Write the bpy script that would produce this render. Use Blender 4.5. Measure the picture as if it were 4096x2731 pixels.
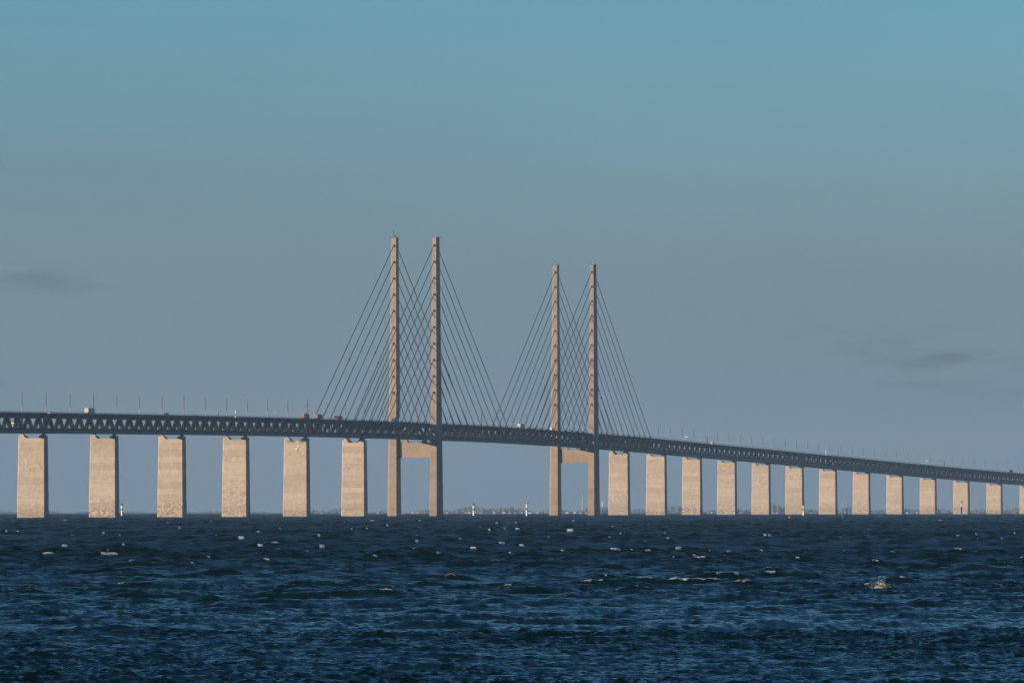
import bpy, math, random
import numpy as np
from mathutils import Matrix, Vector

for _o in list(bpy.data.objects):
    bpy.data.objects.remove(_o)
scene = bpy.context.scene
COL = scene.collection
R = math.radians
EARTH = 6.4e6            # radius of the earth with refraction: far things sink below the sea horizon
CAM_H = 7.2

# ------------------------------------------------------------------ camera
cam = bpy.data.cameras.new('camera')
cam.sensor_width = 36.0
cam.lens = 23320.0 / 4096.0 * 36.0
cam.clip_start = 1.0
cam.clip_end = 80000.0
camera = bpy.data.objects.new('camera', cam)
camera.location = (0, 0, CAM_H)
camera.rotation_euler = (R(90.0 + 1.607), 0, 0)
COL.objects.link(camera)
scene.camera = camera

# ------------------------------------------------------------------ light
SUN_EL = R(8.0)
SUN_AZ = R(180 + 57.4)          # clockwise from +Y
sun_dir = Vector((math.sin(SUN_AZ) * math.cos(SUN_EL), math.cos(SUN_AZ) * math.cos(SUN_EL), math.sin(SUN_EL)))
sl = bpy.data.lights.new('sun', 'SUN')
sl.energy = 5.0
sl.angle = R(0.5)
sl.color = (1.0, 0.755, 0.515)
sun = bpy.data.objects.new('sun', sl)
sun.rotation_euler = sun_dir.to_track_quat('Z', 'Y').to_euler()
COL.objects.link(sun)

SKY_TINT = (.39, .70, .95, 1.0)
HAZE_SKY = (1.20, 1.58, 1.98)
world = bpy.data.worlds.new('World')
scene.world = world
world.use_nodes = True
wt = world.node_tree
wt.nodes.clear()
def wn(t, **kw):
    n = wt.nodes.new(t)
    for k, v in kw.items():
        setattr(n, k, v)
    return n
w_out = wn('ShaderNodeOutputWorld')
w_bg = wn('ShaderNodeBackground')
w_bg.inputs['Strength'].default_value = 0.105
w_sky = wn('ShaderNodeTexSky', sky_type='NISHITA', sun_disc=False)
w_sky.sun_elevation = SUN_EL
w_sky.sun_rotation = SUN_AZ
w_sky.altitude = 0.0
w_sky.air_density = 1.0
w_sky.dust_density = 0.3
w_sky.ozone_density = 2.7
# the sky goes on a hair below the level line (the sea horizon dips under it)
w_geo = wn('ShaderNodeTexCoord')
w_sep = wn('ShaderNodeSeparateXYZ')
w_max = wn('ShaderNodeMath', operation='MAXIMUM'); w_max.inputs[1].default_value = 0.004
w_com = wn('ShaderNodeCombineXYZ')
wt.links.new(w_geo.outputs['Generated'], w_sep.inputs[0])
wt.links.new(w_sep.outputs[0], w_com.inputs[0]); wt.links.new(w_sep.outputs[1], w_com.inputs[1])
wt.links.new(w_sep.outputs[2], w_max.inputs[0]); wt.links.new(w_max.outputs[0], w_com.inputs[2])
wt.links.new(w_com.outputs[0], w_sky.inputs['Vector'])
w_tint = wn('ShaderNodeMix', data_type='RGBA', blend_type='MULTIPLY')
w_tint.inputs['Factor'].default_value = 1.0
w_tint.inputs['B'].default_value = SKY_TINT
wt.links.new(w_sky.outputs[0], w_tint.inputs['A'])
def wmath(op, a, b=None, c=None):
    n = wn('ShaderNodeMath', operation=op)
    for i, v in enumerate((a, b, c)):
        if v is None: continue
        if isinstance(v, (int, float)): n.inputs[i].default_value = v
        else: wt.links.new(v, n.inputs[i])
    return n.outputs[0]
# a dull layer of haze lies over the whole horizon and thins out a few degrees up
w_band = wn('ShaderNodeMapRange', interpolation_type='SMOOTHSTEP')
w_band.inputs['From Min'].default_value = .018; w_band.inputs['From Max'].default_value = .112
w_band.inputs['To Min'].default_value = .93; w_band.inputs['To Max'].default_value = 0.0
wt.links.new(w_max.outputs[0], w_band.inputs['Value'])
w_haze = wn('ShaderNodeMix', data_type='RGBA')
w_haze.inputs['B'].default_value = (*HAZE_SKY, 1)
wt.links.new(w_band.outputs[0], w_haze.inputs['Factor'])
wt.links.new(w_tint.outputs['Result'], w_haze.inputs['A'])
# faint streaks of low cloud, two of them dark enough to see
w_map = wn('ShaderNodeMapping'); w_map.inputs['Scale'].default_value = (1, 1, 4.5)
wt.links.new(w_com.outputs[0], w_map.inputs['Vector'])
w_no = wn('ShaderNodeTexNoise'); w_no.inputs['Scale'].default_value = 46.0; w_no.inputs['Detail'].default_value = 8.0; w_no.inputs['Roughness'].default_value = .66
wt.links.new(w_map.outputs[0], w_no.inputs['Vector'])
w_no2 = wn('ShaderNodeTexNoise'); w_no2.inputs['Scale'].default_value = 7.0; w_no2.inputs['Detail'].default_value = 3.0
wt.links.new(w_map.outputs[0], w_no2.inputs['Vector'])
azim = wmath('ARCTAN2', w_sep.outputs[0], w_sep.outputs[1])
dark = wmath('MULTIPLY_ADD', wmath('SUBTRACT', w_no2.outputs['Fac'], .5), .16, 0.0)
for az0, el0, wa, we, amt in ((-.087, .0405, .010, .0024, .17), (-.079, .0380, .010, .0020, .17), (.064, .0250, .020, .0046, .20), (.078, .0225, .014, .0050, .18)):
    q1 = wmath('POWER', wmath('DIVIDE', wmath('SUBTRACT', azim, az0), wa), 2.0)
    q2 = wmath('POWER', wmath('DIVIDE', wmath('SUBTRACT', w_sep.outputs[2], el0), we), 2.0)
    g = wmath('EXPONENT', wmath('MULTIPLY', wmath('ADD', q1, q2), -1.0))
    wisp = wn('ShaderNodeMapRange', interpolation_type='SMOOTHSTEP')
    wisp.inputs['From Min'].default_value = .40; wisp.inputs['From Max'].default_value = .66
    wt.links.new(w_no.outputs['Fac'], wisp.inputs['Value'])
    dark = wmath('ADD', dark, wmath('MULTIPLY', wmath('MULTIPLY', g, wisp.outputs[0]), amt))
w_dark = wn('ShaderNodeVectorMath', operation='SCALE')
wt.links.new(w_haze.outputs['Result'], w_dark.inputs[0])
wt.links.new(wmath('SUBTRACT', 1.0, dark), w_dark.inputs['Scale'])
wt.links.new(w_dark.outputs[0], w_bg.inputs['Color'])
wt.links.new(w_bg.outputs[0], w_out.inputs['Surface'])

vs = scene.view_settings
vs.view_transform = 'Standard'
vs.look = 'None'
vs.exposure = 0.55
vs.gamma = 1.0
vs.use_curve_mapping = False
scene.cycles.use_denoising = True
scene.cycles.max_bounces = 6
scene.cycles.volume_bounces = 0
scene.cycles.caustics_reflective = False
scene.cycles.caustics_refractive = False

# ------------------------------------------------------------------ the bridge line
KNOT_S = np.array([-1400, -1000, -500, 0, 500, 1000, 1500, 2000, 2400.0])
KNOT_T = np.array([.1895, .2367, .25537, .2496, .2466, .26988, .30877, .34601, .372])
_ss = np.arange(-1600, 2401, 1.0)
_th = np.interp(_ss, KNOT_S, KNOT_T)
_X = np.cumsum(np.sin(_th)); _Y = np.cumsum(np.cos(_th))
_i0 = 1600
_X += -9.68 - _X[_i0]; _Y += 4488.2 - _Y[_i0]
_hs = np.array([-1600, -1400, -1204, -1000, -806, -640, -474, -245, 0, 245, 470, 671, 948, 1239, 1513, 2016, 2400.0])
_hz = np.array([44.3, 46.7, 49.0, 51.2, 53.0, 54.4, 55.5, 56.5, 56.9, 56.0, 54.5, 52.4, 49.5, 45.8, 41.6, 33.8, 27.9])
_bot = np.interp(_ss, _hs, _hz)
_ker = np.ones(161) / 161
_bot = np.convolve(np.pad(_bot, 80, mode='edge'), _ker, mode='valid')

def drop(x, y):
    return (x * x + y * y) / (2 * EARTH)
def line(s):
    return float(np.interp(s, _ss, _X)), float(np.interp(s, _ss, _Y)), float(np.interp(s, _ss, _th))
def bot(s):
    return float(np.interp(s, _ss, _bot))
def pt(s, u, h):
    """world point: distance s along the bridge, u to the right of its axis, h over the girder's underside"""
    x, y, t = line(s)
    px, py = x + u * math.cos(t), y - u * math.sin(t)
    return Vector((px, py, h + bot(s) - drop(px, py)))
def foot(s, u=0.0):
    x, y, t = line(s)
    px, py = x + u * math.cos(t), y - u * math.sin(t)
    return Vector((px, py, -drop(px, py))), t

# ------------------------------------------------------------------ materials
MATS = {}
def new_mat(name):
    m = bpy.data.materials.new(name)
    m.use_nodes = True
    nt = m.node_tree
    b = nt.nodes['Principled BSDF']
    MATS[name] = m
    return m, nt, b
def N(nt, t, **kw):
    n = nt.nodes.new(t)
    for k, v in kw.items():
        setattr(n, k, v)
    return n
def L(nt, a, b):
    nt.links.new(a, b)
def math_node(nt, op, a=None, b=None, c=None, clamp=False):
    n = N(nt, 'ShaderNodeMath', operation=op, use_clamp=clamp)
    for i, v in enumerate((a, b, c)):
        if v is None:
            continue
        if isinstance(v, (int, float)):
            n.inputs[i].default_value = v
        else:
            L(nt, v, n.inputs[i])
    return n.outputs[0]
def mix_rgb(nt, fac, a, b, blend='MIX'):
    n = N(nt, 'ShaderNodeMix', data_type='RGBA', blend_type=blend)
    for key, v in (('Factor', fac), ('A', a), ('B', b)):
        if isinstance(v, (int, float)):
            n.inputs[key].default_value = v
        elif isinstance(v, tuple):
            n.inputs[key].default_value = v if len(v) == 4 else (*v, 1)
        else:
            L(nt, v, n.inputs[key])
    return n.outputs['Result']
def smooth(nt, v, lo, hi):
    n = N(nt, 'ShaderNodeMapRange', interpolation_type='SMOOTHSTEP')
    L(nt, v, n.inputs['Value'])
    n.inputs['From Min'].default_value = lo
    n.inputs['From Max'].default_value = hi
    return n.outputs['Result']
def noise(nt, vec, scale, detail=4.0, rough=.55):
    n = N(nt, 'ShaderNodeTexNoise')
    n.inputs['Scale'].default_value = scale
    n.inputs['Detail'].default_value = detail
    n.inputs['Roughness'].default_value = rough
    L(nt, vec, n.inputs['Vector'])
    return n.outputs['Fac']
def scaled(nt, vec, sc):
    n = N(nt, 'ShaderNodeMapping')
    n.inputs['Scale'].default_value = sc
    L(nt, vec, n.inputs['Vector'])
    return n.outputs[0]

def concrete(name, col, age):
    m, nt, b = new_mat(name)
    geo = N(nt, 'ShaderNodeNewGeometry')
    oi = N(nt, 'ShaderNodeObjectInfo')
    P = geo.outputs['Position']
    rnd = oi.outputs['Random']
    sep = N(nt, 'ShaderNodeSeparateXYZ'); L(nt, P, sep.inputs[0])
    x2 = math_node(nt, 'MULTIPLY', sep.outputs[0], sep.outputs[0])
    r2 = math_node(nt, 'MULTIPLY_ADD', sep.outputs[1], sep.outputs[1], x2)
    h = math_node(nt, 'MULTIPLY_ADD', r2, 1 / (2 * EARTH), sep.outputs[2])       # height over the water
    tone = math_node(nt, 'MULTIPLY_ADD', rnd, .30, .84)
    n1 = noise(nt, P, .35, 5)
    n2 = noise(nt, scaled(nt, P, (1, 1, .22)), .9, 5, .65)
    n3 = noise(nt, scaled(nt, P, (.55, .55, .8)), 1.0, 7, .75)
    t2 = math_node(nt, 'MULTIPLY', tone, math_node(nt, 'MULTIPLY_ADD', n1, .60, .70))
    t3 = math_node(nt, 'MULTIPLY', t2, math_node(nt, 'MULTIPLY_ADD', n2, .50, .75))
    base = mix_rgb(nt, 1.0, (*col, 1), (1, 1, 1, 1), 'MULTIPLY')
    mul = N(nt, 'ShaderNodeVectorMath', operation='SCALE')
    L(nt, base, mul.inputs[0]); L(nt, t3, mul.inputs['Scale'])
    # weathered patches: strong on some lifts, stronger near the splash zone
    low = smooth(nt, h, 14.0, 2.0)
    pick = smooth(nt, rnd, .62, .95)
    amount = math_node(nt, 'MULTIPLY', math_node(nt, 'ADD', math_node(nt, 'MULTIPLY', low, .62), math_node(nt, 'MULTIPLY', pick, .55)), age)
    blot = math_node(nt, 'MULTIPLY', smooth(nt, n3, .42, .60), smooth(nt, n2, .30, .52))
    stain = math_node(nt, 'MULTIPLY', blot, amount, clamp=True)
    c1 = mix_rgb(nt, stain, mul.outputs[0], (.085, .078, .07, 1))
    # wet foot of the shaft
    wet = smooth(nt, h, 1.3, .5)
    c2 = mix_rgb(nt, wet, c1, (.05, .045, .04, 1))
    L(nt, c2, b.inputs['Base Color'])
    b.inputs['Roughness'].default_value = .88
    bp = N(nt, 'ShaderNodeBump'); bp.inputs['Strength'].default_value = .25; bp.inputs['Distance'].default_value = .05
    L(nt, n2, bp.inputs['Height']); L(nt, bp.outputs[0], b.inputs['Normal'])
    return m
CONC = concrete('pier_concrete', (.385, .335, .280), 1.0)
CONC_P = concrete('pylon_concrete', (.268, .215, .17), .7)
def plain(name, col, rough=.6, metal=0.0, vary=.25, scale=.8):
    m, nt, b = new_mat(name)
    geo = N(nt, 'ShaderNodeNewGeometry')
    n1 = noise(nt, geo.outputs['Position'], scale, 4)
    f = math_node(nt, 'MULTIPLY_ADD', n1, vary * 2, 1 - vary)
    mul = N(nt, 'ShaderNodeVectorMath', operation='SCALE')
    mul.inputs[0].default_value = col
    L(nt, f, mul.inputs['Scale'])
    L(nt, mul.outputs[0], b.inputs['Base Color'])
    b.inputs['Roughness'].default_value = rough
    b.inputs['Metallic'].default_value = metal
    return m
JOINT = plain('joint_concrete', (.16, .14, .12), .95)
STEEL = plain('dark_painted_steel', (.022, .023, .026), .55, 0, .3, .25)
STEEL2 = plain('grey_painted_steel', (.034, .036, .041), .55, 0, .3, .25)
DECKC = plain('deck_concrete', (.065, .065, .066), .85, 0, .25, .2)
ASPH = plain('asphalt', (.05, .05, .05), .9)
RAIL = plain('rail_steel', (.06, .062, .066), .6)
CABLE = plain('cable_sheath', (.018, .019, .022), .55)
GALV = plain('galvanised_steel', (.30, .29, .28), .5, .3)
RUST = plain('weathered_brown_steel', (.10, .07, .06), .75)
WHITE = plain('white_paint', (.80, .79, .76), .5, 0, .04)
CREAM = plain('cream_tarpaulin', (.56, .51, .44), .6, 0, .08)
BEIGE = plain('beige_tarpaulin', (.42, .36, .28), .6, 0, .1)
RED = plain('red_paint', (.30, .038, .028), .45, 0, .1)
CRIMSON = plain('crimson_paint', (.28, .015, .03), .4, 0, .1)
BUOYRED = plain('buoy_red', (.72, .03, .015), .45, 0, .08)
GREEN = plain('green_paint', (.05, .30, .09), .5, 0, .1)
SPARGREEN = plain('spar_green', (.06, .55, .16), .5, 0, .05)
BANDRED = plain('band_red', (.33, .045, .04), .55, 0, .25, 2)
TEAL = plain('teal_paint', (.04, .16, .18), .4, 0, .1)
BLUE = plain('blue_paint', (.03, .10, .28), .45, 0, .1)
BLACK = plain('black_paint', (.015, .015, .016), .45, 0, .1)
BROWN = plain('brown_tarpaulin', (.17, .13, .09), .65, 0, .15)
OLIVE = plain('olive_paint', (.10, .13, .09), .55, 0, .15)
TYRE = plain('tyre_rubber', (.015, .015, .015), .85)
GLASS = plain('dark_window_glass', (.02, .03, .035), .1, 0, .1)
BIRD = plain('gull_grey', (.16, .16, .17), .8)
ROOF = plain('roof_tiles', (.20, .11, .08), .8, 0, .2, .1)
ROOFD = plain('dark_roof', (.08, .08, .085), .8, 0, .2, .1)
def lamp_mat(name, col, e):
    m, nt, b = new_mat(name)
    b.inputs['Base Color'].default_value = (*col, 1)
    b.inputs['Emission Color'].default_value = (*col, 1)
    b.inputs['Emission Strength'].default_value = e
    return m
HEADLIGHT = lamp_mat('headlight_glow', (1.0, .93, .78), 2.2)

# ------------------------------------------------------------------ mesh helpers
def mesh(name, v, f, mat):
    me = bpy.data.meshes.new(name)
    me.from_pydata([tuple(p) for p in v], [], f)
    me.update()
    if mat:
        me.materials.append(mat)
    return me
def put(name, me, parent=None, loc=None, rot=None, scale=None, mat4=None):
    o = bpy.data.objects.new(name, me)
    COL.objects.link(o)
    if parent:
        o.parent = parent
    if mat4 is not None:
        o.matrix_local = mat4
    else:
        if loc is not None: o.location = loc
        if rot is not None: o.rotation_euler = rot
        if scale is not None: o.scale = scale
    return o
def tag(o, label, cat, group=None):
    o['label'] = label; o['category'] = cat
    if group: o['group'] = group
    return o
def thing(name, label, cat, loc=(0, 0, 0), rz=0.0, group=None):
    o = bpy.data.objects.new(name, None)
    o.empty_display_size = 1.0
    COL.objects.link(o)
    o.location = loc; o.rotation_euler = (0, 0, rz)
    return tag(o, label, cat, group)
class MB:
    """collects boxes, prisms and tubes into one mesh"""
    def __init__(s): s.v = []; s.f = []
    def add(s, v, f):
        n = len(s.v); s.v += [tuple(p) for p in v]; s.f += [tuple(i + n for i in q) for q in f]; return s
    def box(s, x0, x1, y0, y1, z0, z1):
        return s.add([(x0,y0,z0),(x1,y0,z0),(x1,y1,z0),(x0,y1,z0),(x0,y0,z1),(x1,y0,z1),(x1,y1,z1),(x0,y1,z1)],
                     [(0,3,2,1),(4,5,6,7),(0,1,5,4),(1,2,6,5),(2,3,7,6),(3,0,4,7)])
    def loft(s, lower, upper):
        n = len(lower)
        return s.add(list(lower) + list(upper), [tuple(range(n))[::-1], tuple(range(n, 2*n))] + [(i, (i+1) % n, n + (i+1) % n, n + i) for i in range(n)])
    def prism_y(s, prof, y0, y1):
        """profile of (x, z), counter-clockwise seen from -y"""
        return s.loft([(x, y1, z) for x, z in prof][::-1], [(x, y0, z) for x, z in prof][::-1])
    def tube(s, a, b, r0, r1=None, n=6):
        r1 = r0 if r1 is None else r1
        a = Vector(a); b = Vector(b); d = (b - a).normalized()
        e = d.cross(Vector((0, 0, 1)) if abs(d.z) < .9 else Vector((1, 0, 0))).normalized(); g = d.cross(e)
        lo = [a + (e*math.cos(t) + g*math.sin(t))*r0 for t in [2*math.pi*i/n for i in range(n)]]
        hi = [b + (e*math.cos(t) + g*math.sin(t))*r1 for t in [2*math.pi*i/n for i in range(n)]]
        return s.loft(lo, hi)
    def beam(s, a, b, w, h):
        """box beam from a to b, w across (horizontal), h in its own vertical plane"""
        a = Vector(a); b = Vector(b); d = (b - a).normalized()
        e = d.cross(Vector((0, 0, 1)) if abs(d.z) < .98 else Vector((0, 1, 0))).normalized(); g = e.cross(d)
        q = [(-w/2, -h/2), (w/2, -h/2), (w/2, h/2), (-w/2, h/2)]
        return s.loft([a + e*p + g*r for p, r in q][::-1], [b + e*p + g*r for p, r in q][::-1]) 
    def ball(s, c, r, n=8, m=5, sq=(1, 1, 1)):
        v = []
        for j in range(1, m):
            p = math.pi*j/m
            for i in range(n):
                t = 2*math.pi*i/n
                v.append((c[0]+r*sq[0]*math.sin(p)*math.cos(t), c[1]+r*sq[1]*math.sin(p)*math.sin(t), c[2]+r*sq[2]*math.cos(p)))
        v.append((c[0], c[1], c[2]+r*sq[2])); v.append((c[0], c[1], c[2]-r*sq[2]))
        T = len(v)-2; B = len(v)-1
        f = [(T, i, (i+1) % n) for i in range(n)] + [(B, (m-2)*n+(i+1) % n, (m-2)*n+i) for i in range(n)]
        for j in range(m-2):
            f += [(j*n+i, (j+1)*n+i, (j+1)*n+(i+1) % n, j*n+(i+1) % n) for i in range(n)]
        return s.add(v, f)
    def mesh(s, name, mat): return mesh(name, s.v, s.f, mat)
def chamfer(me, w=.04):
    return me
ORD = ['first', 'second', 'third', 'fourth', 'fifth', 'sixth', 'seventh', 'eighth', 'ninth', 'tenth', 'eleventh', 'twelfth',
       'thirteenth', 'fourteenth', 'fifteenth', 'sixteenth', 'seventeenth', 'eighteenth', 'nineteenth', 'twentieth']

# ------------------------------------------------------------------ sea
rng = np.random.default_rng(11)
def wave_tile(n, size, kp, lo, hi, wind, spread, seed):
    """one periodic patch of wind sea: height, sideways displacement, crowding (for foam)"""
    g = np.random.default_rng(seed)
    k1 = np.fft.fftfreq(n, d=size / n) * 2 * np.pi
    kx, ky = np.meshgrid(k1, k1, indexing='ij')
    k = np.hypot(kx, ky); k[0, 0] = 1e-6
    w = np.sqrt(9.81 * k); wp = math.sqrt(9.81 * kp)
    sig = np.where(w <= wp, .07, .09)
    S = w ** -5.0 * np.exp(-1.25 * (wp / w) ** 4) * 3.3 ** np.exp(-((w - wp) ** 2) / (2 * sig ** 2 * wp ** 2))
    S = S * .5 * np.sqrt(9.81 / k) / k                      # to wavenumber density
    c = (kx * math.cos(wind) + ky * math.sin(wind)) / k
    D = np.where(c > 0, np.abs(c) ** spread, .04 * np.abs(c) ** spread)
    S = S * D * np.exp(-(lo / k) ** 6) * np.exp(-(k / hi) ** 4)
    S[0, 0] = 0
    a = np.sqrt(S) * (g.normal(size=(n, n)) + 1j * g.normal(size=(n, n)))
    H = np.fft.ifft2(a) 
    norm = 1 / H.real.std()
    h = H.real * norm
    dx = np.fft.ifft2(1j * a * kx / k).real * norm
    dy = np.fft.ifft2(1j * a * ky / k).real * norm
    return h, dx, dy
def sample(t, size, x, y):
    n = t.shape[0]
    fx = x / size * n; fy = y / size * n
    ix = np.floor(fx).astype(np.int64); iy = np.floor(fy).astype(np.int64)
    ax = (fx - ix).astype(np.float32); ay = (fy - iy).astype(np.float32)
    ix %= n; iy %= n; jx = (ix + 1) % n; jy = (iy + 1) % n
    return (t[ix, iy]*(1-ax)*(1-ay) + t[jx, iy]*ax*(1-ay) + t[ix, jy]*(1-ax)*ay + t[jx, jy]*ax*ay)
WIND = R(-76)                                    # the sea runs towards the camera and to the right
BIG = 331.0; FINE = 23.0
bh, bdx, bdy = wave_tile(1024, BIG, 2*math.pi/10.5, 2*math.pi/50, 2*math.pi/1.0, WIND, 5.0, 3)
fh, fdx, fdy = wave_tile(512, FINE, 2*math.pi/.8, 2*math.pi/1.9, 2*math.pi/.16, WIND + .37, 6.0, 5)
A_BIG = .24; A_FINE = .050; CHOP = 1.1
_d = BIG / 1024
jxx = 1 + CHOP*A_BIG*(np.roll(bdx, -1, 0)-np.roll(bdx, 1, 0))/(2*_d)
jyy = 1 + CHOP*A_BIG*(np.roll(bdy, -1, 1)-np.roll(bdy, 1, 1))/(2*_d)
jxy = CHOP*A_BIG*(np.roll(bdx, -1, 1)-np.roll(bdx, 1, 1))/(2*_d)
bj = jxx*jyy - jxy*jxy
bj_q = [float(np.quantile(bj, q_)) for q_ in (.001, .0045, .0032, .0016, .0009)]

# the sheet is one polar fan round the viewpoint, finer where the waves are near
RINGS = [  # radii (end, step), dense half angle in degrees, dense columns
    ([(175, 6.0), (330, .22), (520, .55), (900, 1.0)], 5.9, 421),
    ([(2600, 2.0)], 5.9, 301),
    ([(9900, 3.5), (12000, 40.0), (15600, 120.0)], 5.9, 181)]
def rot(x, y, a): return x*math.cos(a)-y*math.sin(a), x*math.sin(a)+y*math.cos(a)
all_v = []; all_q = []; all_f = []; base_i = 0; r_start = 2.0
for segs, half, ncol in RINGS:
    r = [r_start]
    for end, st in segs:
        n = max(1, int(round((end - r[-1]) / st)))
        r += list(np.linspace(r[-1], end, n + 1)[1:])
    r_start = r[-1] - 6.0
    rad = np.array(r)
    side = half + np.cumsum(np.linspace(.5, 30, 12)); side = side[side < 176]
    ang = np.radians(np.concatenate([-side[::-1], np.linspace(-half, half, ncol), side]))
    RR, AA = np.meshgrid(rad, ang, indexing='ij')
    x0 = RR*np.sin(AA); y0 = RR*np.cos(AA)
    gust = .5 + .5*np.sin(x0/61.0 + 1.3*np.sin(y0/143.0))*np.sin(y0/97.0 + 1.7*np.sin(x0/83.0 + 2.0))
    gust2 = .5 + .5*np.sin(x0/23.0 + 2.1*np.sin(y0/57.0 + 1.0))*np.sin(y0/39.0 + 1.4*np.sin(x0/31.0))
    near = np.clip((RR-260)/340, 0, 1)
    amp = A_BIG*(.50 + .80*near + .25*np.clip((RR-900)/1500, 0, 1) - .75*np.clip((RR-3000)/5000, 0, 1))*(.8 + .4*gust)
    h = sample(bh, BIG, x0, y0)*amp
    dx = sample(bdx, BIG, x0, y0)*amp*CHOP
    dy = sample(bdy, BIG, x0, y0)*amp*CHOP
    # the fine patch is turned against the big one so the two never line up
    fade = np.clip(1.3 - RR/2200, 0, 1)*(.45 + .8*gust2)
    xr, yr = rot(x0, y0, .37)
    h = h + sample(fh, FINE, xr, yr)*A_FINE*fade
    fx_ = sample(fdx, FINE, xr, yr)*A_FINE*fade; fy_ = sample(fdy, FINE, xr, yr)*A_FINE*fade
    rx, ry = rot(fx_, fy_, -.37)
    dx = dx + rx*.8; dy = dy + ry*.8
    jj = sample(bj, BIG, x0, y0)
    foam = np.clip((np.interp(RR, [350, 500, 800, 1300, 2500], bj_q) - jj)/.07, 0, 1)
    gate = np.clip((RR-300)/220, 0, 1)*np.clip((gust + .1)/.5, 0, 1)
    foam = foam*np.clip(gate*1.3, 0, 1)
    nr, na = RR.shape
    all_v.append(np.stack([x0 + dx, y0 + dy, h - drop(x0, y0)], -1).reshape(-1, 3).astype(np.float32))
    idx = np.arange(nr*na).reshape(nr, na) + base_i
    all_q.append(np.stack([idx[:-1, :-1], idx[:-1, 1:], idx[1:, 1:], idx[1:, :-1]], -1).reshape(-1, 4)[:, ::-1])
    c0 = idx[:, -1]; c1 = idx[:, 0]
    all_q.append(np.stack([c0[:-1], c1[:-1], c1[1:], c0[1:]], -1)[:, ::-1])       # closes the fan behind the camera
    all_f.append(foam.ravel().astype(np.float32))
    base_i += nr*na
verts = np.concatenate(all_v); q = np.concatenate(all_q).astype(np.int32)
sea_me = bpy.data.meshes.new('sea')
sea_me.vertices.add(len(verts)); sea_me.vertices.foreach_set('co', verts.ravel())
sea_me.loops.add(q.size); sea_me.loops.foreach_set('vertex_index', q.ravel())
sea_me.polygons.add(len(q))
sea_me.polygons.foreach_set('loop_start', np.arange(0, q.size, 4, dtype=np.int32))
sea_me.polygons.foreach_set('use_smooth', np.ones(len(q), dtype=bool))
sea_me.update(calc_edges=True)
at = sea_me.attributes.new('foam', 'FLOAT', 'POINT')
at.data.foreach_set('value', np.concatenate(all_f))
m, nt, b = new_mat('sea_water')
geo = N(nt, 'ShaderNodeNewGeometry')
P = geo.outputs['Position']
af = N(nt, 'ShaderNodeAttribute', attribute_name='foam')
n1 = noise(nt, scaled(nt, P, (.5, 1.0, 1.0)), 3.5, 5, .62)
n2 = noise(nt, scaled(nt, P, (.5, 1.0, 1.0)), 11.0, 3, .6)
hh = math_node(nt, 'MULTIPLY_ADD', n2, .16, n1)
bp = N(nt, 'ShaderNodeBump'); bp.inputs['Strength'].default_value = .5; bp.inputs['Distance'].default_value = .12
L(nt, hh, bp.inputs['Height'])
dist = N(nt, 'ShaderNodeVectorMath', operation='LENGTH'); L(nt, P, dist.inputs[0])
L(nt, math_node(nt, 'MULTIPLY_ADD', smooth(nt, dist.outputs['Value'], 350, 1500), -.95, 1.1), bp.inputs['Strength'])
fn = noise(nt, scaled(nt, P, (.8, .5, 3.0)), 5.0, 6, .75)
fm = smooth(nt, math_node(nt, 'ADD', af.outputs['Fac'], math_node(nt, 'MULTIPLY_ADD', fn, 1.8, -1.0)), .42, .78)
fm = math_node(nt, 'MULTIPLY', fm, smooth(nt, af.outputs['Fac'], .05, .25))
col = mix_rgb(nt, fm, (.0003, .011, .010, 1), (.64, .71, .76, 1))
L(nt, col, b.inputs['Base Color'])
b.inputs['IOR'].default_value = 1.2
# waves too small for the sheet count as roughness, more of them with distance
rg = math_node(nt, 'MULTIPLY_ADD', smooth(nt, dist.outputs['Value'], 260, 950), .33, .05)
L(nt, math_node(nt, 'MAXIMUM', rg, math_node(nt, 'MULTIPLY', fm, .85)), b.inputs['Roughness'])
b.inputs['Specular Tint'].default_value = (.35, 1.0, .90, 1)
L(nt, bp.outputs[0], b.inputs['Normal'])
sea_me.materials.append(m)
sea = put('sea', sea_me)
sea['kind'] = 'structure'
sea['label'] = 'dark blue choppy sea with white wave crests'

# ------------------------------------------------------------------ piers
SPAN = {'L7': -1246, 'L6': -1106, 'L5': -966, 'L4': -826, 'L3': -686, 'L2': -546, 'L1': -405}
for i in range(1, 14):
    SPAN['R%d' % i] = 405 if i == 1 else 546 + 140*(i-2)
LIFT = 4.05
def pier_ring(z, inset=0.0):
    """z is measured down from the shoulder (negative); the shaft widens downwards"""
    k = -z
    w = 7.55 + .0095*k - inset; d = 2.95 + .0165*k - inset; c = .8
    return [(-w, -d, z), (w, -d, z), (w+c, -d+c, z), (w+c, d-c, z), (w, d, z), (-w, d, z), (-w-c, d-c, z), (-w-c, -d+c, z)]
CAPH = 4.3
def cap_mesh():
    mb = MB()
    w = 7.55; d = 2.95; c = .8
    # the notched head: shoulders with sloping flanks and a low middle
    prof = [(-w, -CAPH), (w, -CAPH), (w, 0), (4.95, 0), (3.35, -1.55), (-3.35, -1.55), (-4.95, 0), (-w, 0)]
    mb.prism_y(prof, -d, d)
    for s in (-1, 1):
        a = [(s*(w+.001), -d, -CAPH), (s*(w+c), -d+c, -CAPH), (s*(w+c), d-c, -CAPH), (s*(w+.001), d, -CAPH)]
        t = [(x, y, 0) for x, y, z in a]
        if s < 0: a.reverse(); t.reverse()
        mb.loft(a, t)
    return mb.mesh('pier_head', CONC)
PIER_HEAD = cap_mesh()
LIFTS = []
for k in range(13):
    z1 = -CAPH - .09 - k*LIFT; z0 = z1 - LIFT + .09
    LIFTS.append(MB().loft(pier_ring(z0), pier_ring(z1)).mesh('concrete_lift', CONC))
PEDESTAL = MB().box(-1.0, 1.0, -1.2, 1.2, -.2, .75).mesh('bearing_plinth', CONC)
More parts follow.
